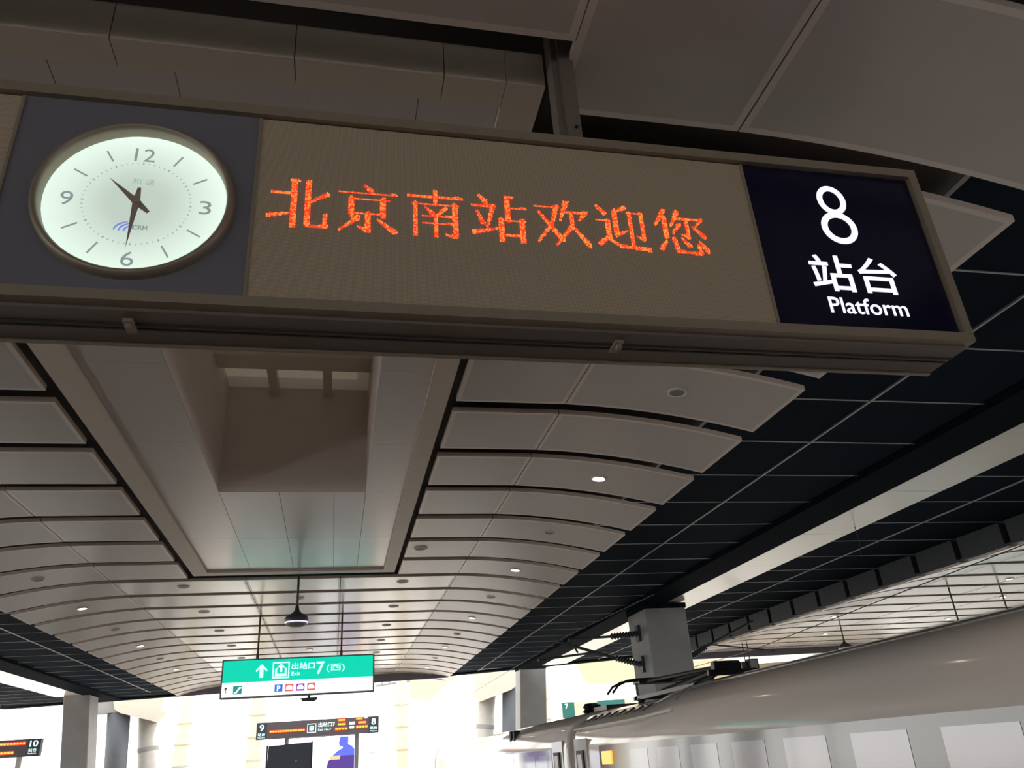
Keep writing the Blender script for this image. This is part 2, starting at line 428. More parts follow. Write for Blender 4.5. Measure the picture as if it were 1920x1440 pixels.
for x in (-.99, -.24):
    part('rafter', MB().box(x - .06, x + .06, WY0, WY1, ZW - .02, ZW + .12), 'well_beam', wl)
for y in (9.53, 7.7, 6.0):
    part('rafter', MB().box(WX0, WX1, y - .20, y + .20, ZW - .14, ZW + .12), 'well_beam', wl)

# ------------------------------------------------------------------ the overhead platform sign
SY = 3.0
sg = root('platform_sign', (X0, 3.16, 3.36), 'long bronze-framed hanging sign with lit clock, red LED welcome message and platform number 8', 'sign')
LX, RX = -5.0, 3.19
part('back_box', MB().box(LX, RX - .05, SY + .03, SY + .30, 3.43, 4.47), 'bronze_dark', sg)
part('top_rail', MB().box(LX, RX - .05, SY - .03, SY + .33, 4.46, 4.515), 'bronze', sg)
part('top_rail', MB().box(LX, 2.15, SY + .02, SY + .12, 4.515, 4.545), 'bronze', sg)
br = part('bottom_rail', MB().box(LX, RX - .05, SY - .03, SY + .03, 3.385, 3.435), 'bronze', sg)
und = part('underside', MB().box(LX, RX - .02, SY + .03, SY + .31, 3.37, 3.43), 'bronze_dark', sg)
part('groove_strip', MB().box(LX, RX - .02, SY + .135, SY + .15, 3.366, 3.372), 'groove', und)
part('groove_strip', MB().box(LX, RX - .02, SY + .175, SY + .187, 3.366, 3.372), 'groove', und)
part('back_lip', MB().box(LX, RX - .02, SY + .31, SY + .33, 3.36, 3.45), 'bronze', und)
part('end_cap', MB().box(RX - .05, RX, SY - .03, SY + .30, 3.385, 4.515), 'bronze', sg)
for x in (-.90, 1.28, -3.1):
    part('clamp', MB().box(x - .02, x + .02, SY + .09, SY + .19, 3.352, 3.37).box(x - .01, x + .012, SY + .10, SY + .13, 3.33, 3.36), 'bronze', und)
# clock panel
CX, CZ = -.922, 3.918
pan = MB(); N = 64; R = .385    # slate panel with a round hole
outer = []
xa, xb, za, zb = -1.455, -.435, 3.437, 4.46
for k in range(N):
    t = 2 * math.pi * k / N; dx, dz = math.cos(t), math.sin(t)
    s = min((xb - CX) / dx if dx > 1e-9 else (xa - CX) / dx if dx < -1e-9 else 9e9, (zb - CZ) / dz if dz > 1e-9 else (za - CZ) / dz if dz < -1e-9 else 9e9)
    outer.append((CX + dx * s, CZ + dz * s))
for k in range(N):
    a, b = outer[k], outer[(k + 1) % N]; t0, t1 = 2 * math.pi * k / N, 2 * math.pi * (k + 1) / N
    pan.face([(a[0], SY, a[1]), (b[0], SY, b[1]), (CX + R * math.cos(t1), SY, CZ + R * math.sin(t1)), (CX + R * math.cos(t0), SY, CZ + R * math.sin(t0))][::-1])
for (x, z) in ((xa, za), (xb, za), (xa, zb), (xb, zb)):
    pts = sorted(outer, key=lambda p: (p[0] - x) ** 2 + (p[1] - z) ** 2)[:2]
    pan.face([(pts[0][0], SY, pts[0][1]), (x, SY, z), (pts[1][0], SY, pts[1][1])])
part('clock_panel', pan, 'slate', sg)
clock = part('clock', MB().lathe_y([(.384, 0), (.384, .012)], (CX, SY + .022, CZ), 64), 'dial', sg)
for v in clock.data.vertices: v.co -= Vector((CX, SY, CZ)) - Vector((X0, 3.16, 3.36))
clock.location = Vector((CX, SY, CZ)) - Vector((X0, 3.16, 3.36)); ORG[clock.name] = Vector((CX, SY, CZ))
part('bezel', MB().lathe_y([(.380, .022), (.380, -.02), (.386, -.038), (.396, -.045), (.408, -.04), (.416, -.02), (.418, 0)], (CX, SY, CZ), 64, False), 'bronze', clock, True)
DY = SY + .022
for k in range(12):
    if k % 3 == 0: continue
    t = math.radians(90 - 30 * k); c, s = math.cos(t), math.sin(t); w = .0042
    part('hour_tick', MB().plate([(CX + c * r - s * q, CZ + s * r + c * q) for r, q in ((.255, -w), (.322, -w), (.322, w), (.255, w))], DY, .001), 'ink', clock)
dots = MB()
for k in range(60):
    t = math.radians(6 * k); c, s = math.cos(t), math.sin(t); w = .0036 if k % 5 == 0 else .0022; q = .006 if k % 5 == 0 else .004
    dots.plate([(CX + c * r - s * p, CZ + s * r + c * p) for r, p in ((.222 - q, -w), (.222 + q, -w), (.222 + q, w), (.222 - q, w))], DY, .001)
tag(part('minute_dots', dots, 'ink_mid', clock), kind='stuff')
for b, x, z in (('12', 0, .272), ('3', .285, 0), ('6', 0, -.297), ('9', -.285, 0)):
    part('numeral', text_mb(b, .1, CX + x, DY, CZ + z, depth=.001, fit=(.086 if b == '12' else .052, .074)), 'ink', clock)
part('dial_text', text_mb('和 谐', .1, CX + .012, DY, CZ + .118, depth=.001, fit=(.092, .034)), 'ink_mid', clock)
part('dial_text', text_mb('CRH', .1, CX + .028, DY, CZ - .132, bold=.003, depth=.001, fit=(.062, .024)), 'ink', clock)
lg = MB()
for i, (a, r) in enumerate(((0, 1.0), (1, .82), (2, .64), (3, .46))):
    P = []
    for j in range(7):
        t = math.radians(95 + 14 * j + a * 4); P.append((CX - .020 + .010 * a + .058 * r * math.cos(t), CZ - .152 + .048 * r * math.sin(t)))
    Q = [(p[0] + .004 + .002 * j / 6, p[1] - .007 * math.sin(math.pi * (j + .6) / 7)) for j, p in enumerate(P)][::-1]
    lg.plate(P + Q, DY, .001)
part('dial_logo', lg, 'logo_blue', clock)
def hand(name, ang, L, tail, w, y):
    t = math.radians(ang); c, s = math.cos(t), math.sin(t)
    P = [(L, 0), (0, w), (-tail, w * .45), (-tail, -w * .45), (0, -w)]
    part(name, MB().plate([(CX + c * a - s * b, CZ + s * a + c * b) for a, b in P], y, .003), 'hand', clock)
hand('hour_hand', 136, .175, .075, .017, DY - .006)
hand('minute_hand', 267.5, .245, .075, .0155, DY - .011)
part('hub', MB().lathe_y([(.014, 0), (.012, -.018)], (CX, DY, CZ), 16), 'hand', clock)
# LED boards
led = part('led_screen', MB().box(-.425, 2.085, SY, SY + .03, 3.437, 4.455), 'led_board', sg)
part('led_screen', MB().box(-3.96, -1.465, SY, SY + .03, 3.437, 4.455), 'led_board', sg)
for x in (-.43, -1.46, 2.09, -3.965):
    part('divider', MB().box(x - .007, x + .007, SY - .008, SY + .03, 3.437, 4.455), 'bronze', sg)
part('number_panel', MB().box(-4.95, -3.97, SY, SY + .03, 3.437, 4.455), 'navy', sg)
# dot-matrix characters: strokes as tapered lines on a 100-unit cell, sampled on the diode grid
def H(x0, x1, y, w=2.6): return [(x0, y, w), (x1, y, w)]
def Vt(x, y0, y1, w=8): return [(x, y0, w), (x, y1, w)]
def D(a, b, w0, w1): return [(a[0], a[1], w0), (b[0], b[1], w1)]
def serif(x, y): return D((x - 9, y - 2), (x, y), 2, 5)
GLYPH = [
 [Vt(42, 3, 98, 9), H(36, 50, 3, 3), H(6, 38, 30), D((0, 79), (36, 71), 8, 2.6), Vt(66, 3, 92, 9), H(64, 95, 95, 5), Vt(94, 70, 94, 5), H(86, 99, 92, 4), D((70, 45), (97, 28), 3, 8)],
 [D((44, 1), (56, 14), 3, 9), H(2, 98, 18), serif(96, 17), Vt(23, 30, 65, 8), Vt(76, 30, 65, 9), H(20, 85, 31), H(23, 76, 61), Vt(51, 61, 95, 9), D((34, 88), (50, 97), 2, 7), D((34, 70), (4, 97), 9, 3), D((66, 72), (94, 96), 3, 10)],
 [H(3, 98, 15), serif(95, 14), Vt(51, 1, 30, 8), Vt(16, 30, 98, 8), H(12, 90, 31), Vt(85, 30, 95, 9), D((68, 92), (84, 99), 2, 7), D((34, 38), (46, 51), 3, 9), D((68, 38), (52, 56), 8, 4), H(28, 80, 57), serif(79, 56), H(28, 82, 71), serif(80, 70), Vt(52, 57, 98, 7)],
 [D((14, 2), (26, 15), 4, 9), H(0, 44, 25), serif(43, 24), D((10, 36), (20, 62), 4, 8), D((37, 32), (28, 68), 8, 4), D((2, 83), (45, 72), 9, 3), Vt(66, 0, 53, 9), H(62, 76, 2, 3), H(70, 99, 27), serif(98, 26), Vt(53, 52, 98, 8), Vt(91, 52, 98, 9), H(50, 96, 53), H(53, 91, 85)],
 [H(2, 44, 16, 3), serif(44, 15), D((42, 15), (30, 55), 8, 6), D((30, 55), (4, 92), 7, 3), D((8, 28), (48, 86), 4, 9), D((61, 1), (47, 44), 11, 3), H(57, 97, 25), D((95, 24), (83, 41), 9, 3), Vt(69, 32, 58, 8), D((69, 55), (36, 99), 8, 3), D((70, 56), (98, 97), 4, 10)],
 [D((4, 4), (18, 20), 4, 9), H(0, 27, 37), Vt(22, 37, 76, 8), D((20, 75), (5, 87), 6, 9), D((22, 77), (42, 91), 5, 6), D((42, 91), (99, 95), 5, 8), D((58, 5), (40, 14), 9, 3), Vt(38, 13, 62, 8), D((37, 67), (58, 57), 8, 3), Vt(66, 17, 87, 8), H(62, 91, 17), Vt(89, 16, 71, 8), D((76, 67), (88, 73), 2, 7)],
 [D((22, 1), (2, 37), 9, 4), Vt(20, 18, 63, 7), D((48, 5), (32, 37), 9, 4), H(43, 95, 20), D((94, 19), (82, 35), 7, 3), Vt(64, 26, 58, 8), D((51, 56), (64, 62), 2, 7), D((48, 34), (33, 55), 8, 3), D((74, 36), (95, 57), 3, 9), D((19, 72), (8, 89), 4, 9), D((34, 66), (38, 90), 8, 8), D((38, 94), (84, 96), 6, 6), D((84, 95), (80, 76), 7, 4), D((50, 64), (62, 79), 3, 9), D((84, 70), (97, 89), 4, 10)]]
NG, DP = 40, .00695
for ci, st in enumerate(GLYPH):
    ox = -.372 + .3155 * ci; oz = 4.105
    mb = MB()
    for r in range(NG):
        for c in range(NG):
            px, py = (c + .5) * 100 / NG, (r + .5) * 100 / NG; on = False
            for (ax, ay, aw), (bx, by, bw) in st:
                dx, dy = bx - ax, by - ay; L = dx * dx + dy * dy
                t = max(0, min(1, ((px - ax) * dx + (py - ay) * dy) / L))
                if math.hypot(px - ax - t * dx, py - ay - t * dy) < (aw + (bw - aw) * t) / 2 + .35: on = True; break
            if on:
                x, z = ox + (c + .5) * DP, oz - (r + .5) * DP; h = .0027
                bright = random.random() < .45
                mb.use('led_orange' if bright else 'led_red')
                mb.idx([(x - h, SY - .003, z - h), (x + h, SY - .003, z - h), (x + h, SY - .003, z + h), (x - h, SY - .003, z + h), (x - h, SY, z - h), (x + h, SY, z - h), (x + h, SY, z + h), (x - h, SY, z + h)],
                       [(0, 1, 2, 3), (0, 4, 5, 1), (1, 5, 6, 2), (2, 6, 7, 3), (3, 7, 4, 0)])
    tag(part('led_character', mb, None, led), kind='stuff')
# platform number panel
npn = part('number_panel', MB().box(2.097, 3.135, SY, SY + .03, 3.437, 4.455), 'navy', sg)
eight = MB()
for cz, rx, rz, wd in ((4.262, .088, .098, .034), (4.075, .108, .106, .037)):
    n = 40
    for k in range(n):
        a, b = 2 * math.pi * k / n, 2 * math.pi * (k + 1) / n
        q = [(2.602 + (rx - o) * math.cos(t), cz + (rz - o) * math.sin(t)) for t, o in ((a, 0), (b, 0), (b, wd), (a, wd))]
        eight.idx([(x, SY - .003, z) for x, z in q] + [(x, SY, z) for x, z in q], [(3, 2, 1, 0), (0, 1, 5, 4), (2, 3, 7, 6)])
part('numeral_eight', eight, 'letter_white', npn)
part('panel_text', text_mb('站台', .2, 2.607, SY, 3.775, bold=.002, depth=.003, fit=(.515, .225)), 'letter_white', npn)
part('panel_text', text_mb('Platform', .1, 2.635, SY, 3.578, bold=.0006, depth=.003, fit=(.455, .095)), 'letter_white', npn)
# hanger arms
for x in (1.135, -2.95):
    a = part('hanger_arm', MB().box(x - .055, x - .02, SY + .02, SY + .12, 4.5, 5.42).box(x - .02, x + .06, SY - .01, SY + .13, 4.5, 5.42), 'arm_steel', sg)
    part('bolt', MB().lathe_y([(.009, 0), (.009, -.01)], (x + .03, SY - .01, 4.60), 8), 'black', a)

# ------------------------------------------------------------------ green exit sign
def arrow_up(cx, cz, h, w):
    return [(cx, cz + h / 2), (cx + w / 2, cz + .08 * h), (cx + w / 2, cz - .08 * h), (cx + w * .17, cz + .17 * h), (cx + w * .17, cz - h / 2), (cx - w * .17, cz - h / 2), (cx - w * .17, cz + .17 * h), (cx - w / 2, cz - .08 * h), (cx - w / 2, cz + .08 * h)]
def ring(mb, x0, x1, z0, z1, w, y, t=.004):
    mb.box(x0, x1, y - t, y, z0, z0 + w).box(x0, x1, y - t, y, z1 - w, z1).box(x0, x0 + w, y - t, y, z0 + w, z1 - w).box(x1 - w, x1, y - t, y, z0 + w, z1 - w); return mb
def exit_sign(x0, Y, label, rods):
    z0, z1, w = 3.23, 4.09, 3.49; x1 = x0 + w; zg = 3.575
    r = root('exit_sign', (x0 + w / 2, Y, z0), label, 'sign')
    part('sign_box', MB().bevbox(x0, x1, Y, Y + .18, z0, z1, .012), 'steel_grey', r)
    gf = part('green_face', MB().box(x0 + .035, x1 - .035, Y - .006, Y, zg, z1 - .035), 'sign_green', r)
    wf = part('white_face', MB().box(x0 + .035, x1 - .035, Y - .006, Y, z0 + .035, zg), 'sign_white', r)
    u = lambda f: x0 + w * f; y = Y - .006; zm = 3.80
    part('arrow', MB().plate(arrow_up(u(.255), zm + .01, .30, .25), y), 'letter_cyan', gf)
    bx = MB(); ring(bx, u(.325), u(.435), zm - .175, zm + .19, .028, y)
    bx.plate(arrow_up(u(.38), zm + .06, .19, .17), y)
    ring2 = [(u(.342), zm + .05), (u(.342), zm - .13), (u(.418), zm - .13), (u(.418), zm + .05), (u(.405), zm + .05), (u(.405), zm - .07), (u(.355), zm - .07), (u(.355), zm + .05)]
    bx.plate(ring2, y); part('exit_pictogram', bx, 'letter_cyan', gf)
    part('sign_text', text_mb('出站口', .2, u(.525), y, zm + .085, bold=.003, fit=(.53, .15)), 'letter_cyan', gf)
    part('sign_text', text_mb('Exit', .1, u(.478), y, zm - .085, bold=.001, fit=(.20, .085)), 'letter_cyan', gf)
    part('sign_text', text_mb('7', .3, u(.638), y, zm + .02, bold=.006, fit=(.19, .285)), 'letter_cyan', gf)
    part('sign_text', text_mb('(西)', .2, u(.74), y, zm + .005, bold=.001, fit=(.42, .185)), 'letter_cyan', gf)
    zz = (z0 + zg) / 2 + .01
    part('arrow', MB().plate([(u(.036), zz + .07), (u(.036) + .045, zz + .02), (u(.036) + .008, zz + .03), (u(.036) + .008, zz - .07), (u(.036) - .008, zz - .07), (u(.036) - .008, zz + .03), (u(.036) - .045, zz + .02)], y), 'picto_ink', wf)
    e = part('escalator_pictogram', MB().box(u(.082), u(.137), y - .003, y, zz - .09, zz + .09), 'picto_teal', wf)
    part('figure', MB().plate([(u(.088), zz - .07), (u(.105), zz - .07), (u(.125), zz + .03), (u(.134), zz + .03), (u(.134), zz + .06), (u(.118), zz + .06), (u(.10), zz - .04), (u(.088), zz - .04)], y - .003, .002), 'sign_white', e)
    p = part('parking_pictogram', MB().box(u(.345), u(.397), y - .003, y, zz - .08, zz + .08), 'picto_blue', wf)
    part('letter', text_mb('P', .1, u(.371), y - .003, zz - .005, depth=.002, bold=.004, fit=(.075, .125)), 'sign_white', p)
    for f, c in ((.44, 'picto_red'), (.512, 'picto_purple'), (.582, 'picto_red')):
        p = part('transit_pictogram', MB().box(u(f) - .09, u(f) + .09, y - .003, y, zz - .08, zz + .08), c, wf)
        part('vehicle', MB().plate([(u(f) - .07, zz - .045), (u(f) + .07, zz - .045), (u(f) + .075, zz + .0), (u(f) + .045, zz + .05), (u(f) - .045, zz + .05), (u(f) - .075, zz)], y - .003, .002), 'sign_white', p)
    for x in rods:
        rr = part('rod', MB().tube([(x, Y + .09, z1), (x, Y + .09, 5.16)], .022), 'dark_grey', r)
        part('sleeve', MB().tube([(x, Y + .09, z1), (x, Y + .09, z1 + .12)], .035), 'dark_grey', rr)
    return r
exit_sign(-2.587, 20.15, 'hanging green and white exit sign with arrow and number 7 under the arched ceiling', (-1.82, .115))
exit_sign(15.93, 19.2, 'green exit sign hanging over the neighbouring platform, half hidden by the train roof', (16.75, 18.45))

# surveillance dome on a stem, and small cameras
def dome(x, y, zt, label, s=1.0, top=None):
    r = root('surveillance_dome', (x, y, zt - .95 * s), label, 'camera')
    part('stem', MB().tube([(x, y, top or zt), (x, y, zt - .62 * s)], .022 * s), 'dark_grey', r)
    part('hood', MB().lathe_z([(.03 * s, -.55 * s), (.045 * s, -.64 * s), (.10 * s, -.70 * s), (.19 * s, -.745 * s), (.225 * s, -.80 * s), (.225 * s, -.86 * s)], (x, y, zt), 28), 'dark_grey', r, True)
    part('light_ring', MB().lathe_z([(.222 * s, -.86 * s), (.215 * s, -.885 * s)], (x, y, zt), 28), 'dome_ring', r)
    part('dome_glass', MB().lathe_z([(.205 * s, -.885 * s), (.19 * s, -.915 * s), (.12 * s, -.945 * s), (.02 * s, -.955 * s)], (x, y, zt), 28), 'steel_grey', r, True)
dome(-.775, 16.15, 5.101, 'black dome camera on a thin stem hanging before the green exit sign', 1.0, 5.345)
r = root('surveillance_camera', (-.60, 20.24, 3.08), 'small black camera fixed under the green exit sign', 'camera')
part('mount', MB().tube([(-.6, 20.24, 3.23), (-.6, 20.24, 3.17)], .03), 'dark_grey', r)
part('housing', MB().prism_y([(-.80, 3.17), (-.74, 3.11), (-.48, 3.09), (-.42, 3.13), (-.40, 3.18)], 20.16, 20.32), 'dark_grey', r)

# ------------------------------------------------------------------ downlights and ceiling discs
def fixture(name, x, y, z, rad, lamp, label, cat, group=None, lean=0):
    r = root(name, (x, y, z), label, cat, group)
    R = Matrix.Rotation(lean, 4, 'Y')
    a = MB().lathe_z([(rad * 1.25, .02), (rad * 1.25, -.012), (rad * 1.02, -.018), (rad, -.008)], (0, 0, 0), 20)
    b = MB().lathe_z([(rad * .97, -.004), (rad * .9, -.012)], (0, 0, 0), 20)
    if lamp.startswith('lamp') and x < 10:
        ld = bpy.data.lights.new('downlight_lamp', 'SPOT'); ld.energy = 32; ld.spot_size = math.radians(110); ld.spot_blend = .6; ld.shadow_soft_size = .07
        ld.color = (1, .72, .45) if lamp == 'lamp_warm' else (1, .9, .8)
        lo = link('downlight_lamp', ld, r, (0, 0, -.03))
    for n_, mb, m in (('trim_ring', a, 'pale_plastic'), ('lens', b, lamp)):
        o = link(n_, mb.mesh(n_, m), r); o.rotation_euler = (0, lean, 0)
for i, k in enumerate(range(-2, 20, 2)):
    y = 6.46 + PITCH * k + .56; lit = (i % 2 == 0); u = 4.36
    s = 'warm' if y < 20 else 'cool'
    fixture('downlight', X0 + u, y, zc(u) - .002, .085, ('lamp_' + s) if lit else 'steel_grey', ('lit' if lit else 'unlit') + ' round downlight recessed in curved ceiling panel on the train side', 'downlight', ('lit' if lit else 'unlit') + ' downlights on the train side', math.atan(.6 / 2.5 * (u - 3) / 2.5))
    if k >= 2:
        fixture('downlight', X0 - u, y, zc(u) - .002, .085, ('lamp_' + s) if lit is False and k >= 4 else 'steel_grey', ('lit' if not lit and k >= 4 else 'unlit') + ' round downlight recessed in curved panel across the skylight from the train', 'downlight', 'downlights across from the train', -math.atan(.6 / 2.5 * (u - 3) / 2.5))
for k in (5, 7, 9, 11, 13, 15):
    for u in ((2.2, -2.14) if k > 5 else (2.3,)):
        fixture('ceiling_speaker', X0 + u, 6.46 + PITCH * k + .45, 5.097, .10, 'steel_grey', 'small round grey ceiling disc on flat panel beyond the skylight', 'speaker', 'round ceiling discs')
for k, l in ((8, 0), (14, 1)):
    fixture('downlight', X0 + .05, 6.46 + PITCH * k + .5, 5.097, .08, 'lamp_warm' if l else 'steel_grey', ('lit' if l else 'unlit') + ' round downlight in the middle of the flat ceiling by the exit sign', 'downlight')
for (u, k, l) in ((-1.1, 8, 1), (1.2, 10, 1), (3.6, 9, 1), (-2.9, 12, 1), (-.6, 15, 1), (2.6, 13, 1), (1.0, 6, 0), (3.0, 7, 0)):
    fixture('downlight', 18.9 + u, 6.46 + PITCH * k + .5, zc(u) - .002, .085, 'lamp_warm' if l else 'steel_grey', ('lit' if l else 'unlit') + ' round downlight in the neighbouring platform ceiling', 'downlight', ('lit' if l else 'unlit') + ' downlights over the neighbouring platform', math.atan(.24 * max(0, abs(u) - 3) / 2.5) * (1 if u > 0 else -1))

# ------------------------------------------------------------------ the train
XC = 6.62
def section(top=2.56, k=1.0):
    half = [(1.60, -.95), (1.66, -.3), (1.68, .3), (1.675, 1.0), (1.66, 1.72), (1.60, 2.02), (1.46, 2.24), (1.22, 2.40), (.85, 2.50), (.42, 2.545), (0, 2.56)]
    out = []
    for x, z in half:
        if z > 1.72: z = 1.72 + (z - 1.72) * (top - 1.72) / .84
        out.append((x * k, z))
    return [(-x, z) for x, z in out] + [(x, z) for x, z in out[::-1][1:]]
def loft(mb, rows):    # rows: (y, section, dz)
    n = len(rows[0][1]); v = []; f = []
    for y, sec, dz in rows: v += [(XC + x, y, z + dz) for x, z in sec]
    for i in range(len(rows) - 1):
        f += [(i * n + j, (i + 1) * n + j, (i + 1) * n + j + 1, i * n + j + 1) for j in range(n - 1)]
    f += [tuple(range(n)), tuple((len(rows) - 1) * n + j for j in range(n - 1, -1, -1))]
    return mb.idx(v, f)
def side(y0, y1, z0, z1, off, name, m, par):   # sheet following the near side of the body
    w = lambda z: XC - (1.675 - .015 * (z - 1) / .72 if z > 1 else 1.68 - .005 * (z - .3) / .7)
    pr = [(w(z0) - off, z0), (w(z1) - off, z1), (w(z1) + .02, z1), (w(z0) + .02, z0)]
    return part(name, MB().prism_y(pr, y0, y1), m, par)
T = root('high_speed_train', (XC, 17.9, -1.0), 'glossy white high-speed train with folded pantograph standing beside the platform', 'train')
c1 = part('car_body', loft(MB(), [(-9, section(), 0), (5, section(), 0), (12.4, section(), 0), (13.0, section(2.54), 0), (13.7, section(2.44), 0), (17.5, section(2.44), 0), (17.72, section(2.42, .985), 0)]), 'train_white', T, True)
c2 = part('car_body', loft(MB(), [(18.0, section(2.42, .985), 0), (18.2, section(2.47), 0), (30, section(2.47), 0), (42.6, section(2.46), 0), (42.8, section(2.43, .985), 0)]), 'train_white', T, True)
rows = []
for i in range(13):
    t = i / 12; s = section(2.47)
    q = max(0, (t - .35) / .65); w = math.sqrt(max(0, 1 - q ** 2.2)) * .97 + .03; h = (1 - q ** 1.8) * .94 + .06
    rows.append((43.1 + 20 * t, [(x * w, -.95 + (z + .95) * h) for x, z in s], 0))
c3 = part('car_body', loft(MB(), rows), 'train_white', T, True)
part('gangway_bellows', loft(MB(), [(17.70, section(2.3, .93), 0), (18.02, section(2.3, .93), 0)]), 'rubber', T)
part('gangway_bellows', loft(MB(), [(42.75, section(2.3, .93), 0), (43.12, section(2.3, .93), 0)]), 'rubber', T)
for c, ya, yb, ds in ((c1, -8, 15.8, 17.0), (c2, 19.5, 41.5, 18.9)):
    side(ya, yb, .70, 1.705, .004, 'window_band', 'train_band', c)
    y = ya + .4
    while y + 1.5 < yb:
        side(y, y + .86, .86, 1.60, .007, 'window', 'train_glass', c); y += 1.30
    d = part('door', MB().box(XC - 1.682, XC - 1.65, ds - .45, ds + .45, -.05, 1.86), 'train_white', c)
    part('door_window', MB().box(XC - 1.715, XC - 1.66, ds - .24, ds + .24, .72, 1.64), 'rubber', d)
    part('door_glass', MB().box(XC - 1.72, XC - 1.66, ds - .15, ds + .15, .80, 1.57), 'screen_white' if False else 'pale_plastic', d)
part('destination_display', MB().box(XC - 1.705, XC - 1.66, 15.0, 15.55, 1.38, 1.60), 'display_orange', c1)
# roof fairing lip and vent slots of the pantograph well
part('roof_ledge', MB().tube([(XC - 1.575, 12.2, 2.10), (XC - 1.60, 14, 2.06), (XC - 1.60, 17.6, 2.05)], .02, 6), 'white_paint', c1)
part('roof_seam', MB().tube([(XC + x * 1.004, 12.2 + .5 * max(0, (1.6 + x)) * .6, z + .004) for x, z in section(2.555)[6:14]], .014, 6), 'train_grey', c1)
for i in range(8):
    y = 13.75 + i * .47
    part('vent_slot', MB().idx([(XC - 1.44, y, 2.187), (XC - 1.44, y + .07, 2.187), (XC - 1.25, y + .07, 2.295), (XC - 1.25, y, 2.295), (XC - 1.43, y, 2.15), (XC - 1.43, y + .07, 2.15), (XC - 1.24, y + .07, 2.255), (XC - 1.24, y, 2.255)],
         [(0, 1, 2, 3), (4, 7, 6, 5), (0, 4, 5, 1), (1, 5, 6, 2), (2, 6, 7, 3), (3, 7, 4, 0)]), 'rubber', c1)
for y in (24.0, 24.5):
    part('vent_slot', MB().box(XC - 1.58, XC - 1.40, y, y + .16, 2.02, 2.30), 'rubber', c2)
# pantograph, folded down
pg = part('pantograph', MB().box(XC - .55, XC - .45, 13.4, 16.6, 2.50, 2.57).box(XC + .45, XC + .55, 13.4, 16.6, 2.50, 2.57).box(XC - .55, XC + .55, 13.4, 13.52, 2.5, 2.58).box(XC - .55, XC + .55, 16.4, 16.52, 2.5, 2.58), 'black', T)
for x in (-.5, .5):
    for y in (13.6, 16.3):
        part('insulator', MB().lathe_z([(.06, 0), (.10, .02), (.06, .04), (.10, .06), (.06, .08), (.09, .10)], (XC + x, y, 2.42), 12), 'insulator', pg)
part('lower_arm', MB().tube([(XC, 16.3, 2.62), (XC, 13.3, 2.80)], [.07, .05]), 'black', pg)
part('upper_arm', MB().tube([(XC - .06, 13.3, 2.80), (XC - .30, 16.6, 2.86)], .035).tube([(XC + .06, 13.3, 2.80), (XC + .30, 16.6, 2.86)], .035), 'black', pg)
part('damper', MB().tube([(XC + .18, 15.8, 2.66), (XC + .1, 13.7, 2.74)], .045), 'steel_grey', pg)
part('knuckle', MB().tube([(XC - .25, 13.3, 2.80), (XC + .25, 13.3, 2.80)], .085).tube([(XC - .45, 13.1, 2.68), (XC + .45, 13.1, 2.68)], .05).tube([(XC - .3, 13.1, 2.68), (XC - .3, 13.5, 2.56)], .04).tube([(XC + .3, 13.1, 2.68), (XC + .3, 13.5, 2.56)], .04), 'black', pg)
for dy in (-.18, .18):
    part('contact_strip', MB().tube([(XC - 1.05, 16.6 + dy, 2.66), (XC - .92, 16.6 + dy, 2.80), (XC - .72, 16.6 + dy, 2.88), (XC - .5, 16.6 + dy, 2.90), (XC + .5, 16.6 + dy, 2.90), (XC + .72, 16.6 + dy, 2.88), (XC + .92, 16.6 + dy, 2.80), (XC + 1.05, 16.6 + dy, 2.66)], .024), 'black', pg)
part('head_frame', MB().box(XC - .45, XC + .45, 16.40, 16.80, 2.82, 2.87).tube([(XC - .45, 16.6, 2.84), (XC - .45, 16.6, 2.60)], .03).tube([(XC + .45, 16.6, 2.84), (XC + .45, 16.6, 2.60)], .03), 'black', pg)
part('roof_equipment', MB().box(XC - .5, XC + .5, 18.6, 19.6, 2.44, 2.56).lathe_z([(.12, 0), (.16, .04), (.10, .1), (.15, .14), (.09, .22)], (XC - .5, 20.0, 2.46), 12).lathe_z([(.12, 0), (.16, .04), (.10, .1), (.15, .14), (.09, .22)], (XC - .1, 20.6, 2.46), 12).tube([(XC - .5, 20, 2.66), (XC - .1, 20.6, 2.7), (XC, 22, 2.6)], .03), 'black', c2)

# ------------------------------------------------------------------ columns
def column(x0, x1, y0, y1, zt, label, m='concrete', dx=0):
    r = root('column', ((x0 + x1) / 2, (y0 + y1) / 2, -1.3 if x0 > 5 or x1 < -6.3 else 0), label, 'column')
    zb = r.location.z; b = .03
    pr = [(x0 + b, y0), (x1 - b, y0), (x1, y0 + b), (x1, y1 - b), (x1 - b, y1), (x0 + b, y1), (x0, y1 - b), (x0, y0 + b)]
    mb = MB().prism_z(pr, zb, zt - .14)
    if dx:
        mb.v = [(a - dx * (1 - (c - zb) / (zt - .14 - zb)), b_, c) for a, b_, c in mb.v]
    part('shaft', mb, m, r)
    part('head', MB().box(x0 - .02, x1 + .02, y0 - .02, y1 + .02, zt - .14, zt), 'beam_dark', r)
    return r
column(8.42, 9.62, 21.2, 22.7, ZD - .09, 'square concrete column standing behind the train, carrying overhead wire brackets')
column(8.45, 9.70, 37.9, 39.0, ZD + .1, 'grey square column at the far end of the track roof, beyond the train', dx=.45)
column(-11.5, -10.45, 39.5, 40.9, ZD + .1, 'dark square column at the end of the roof beside the display numbered 10', dx=-.75)
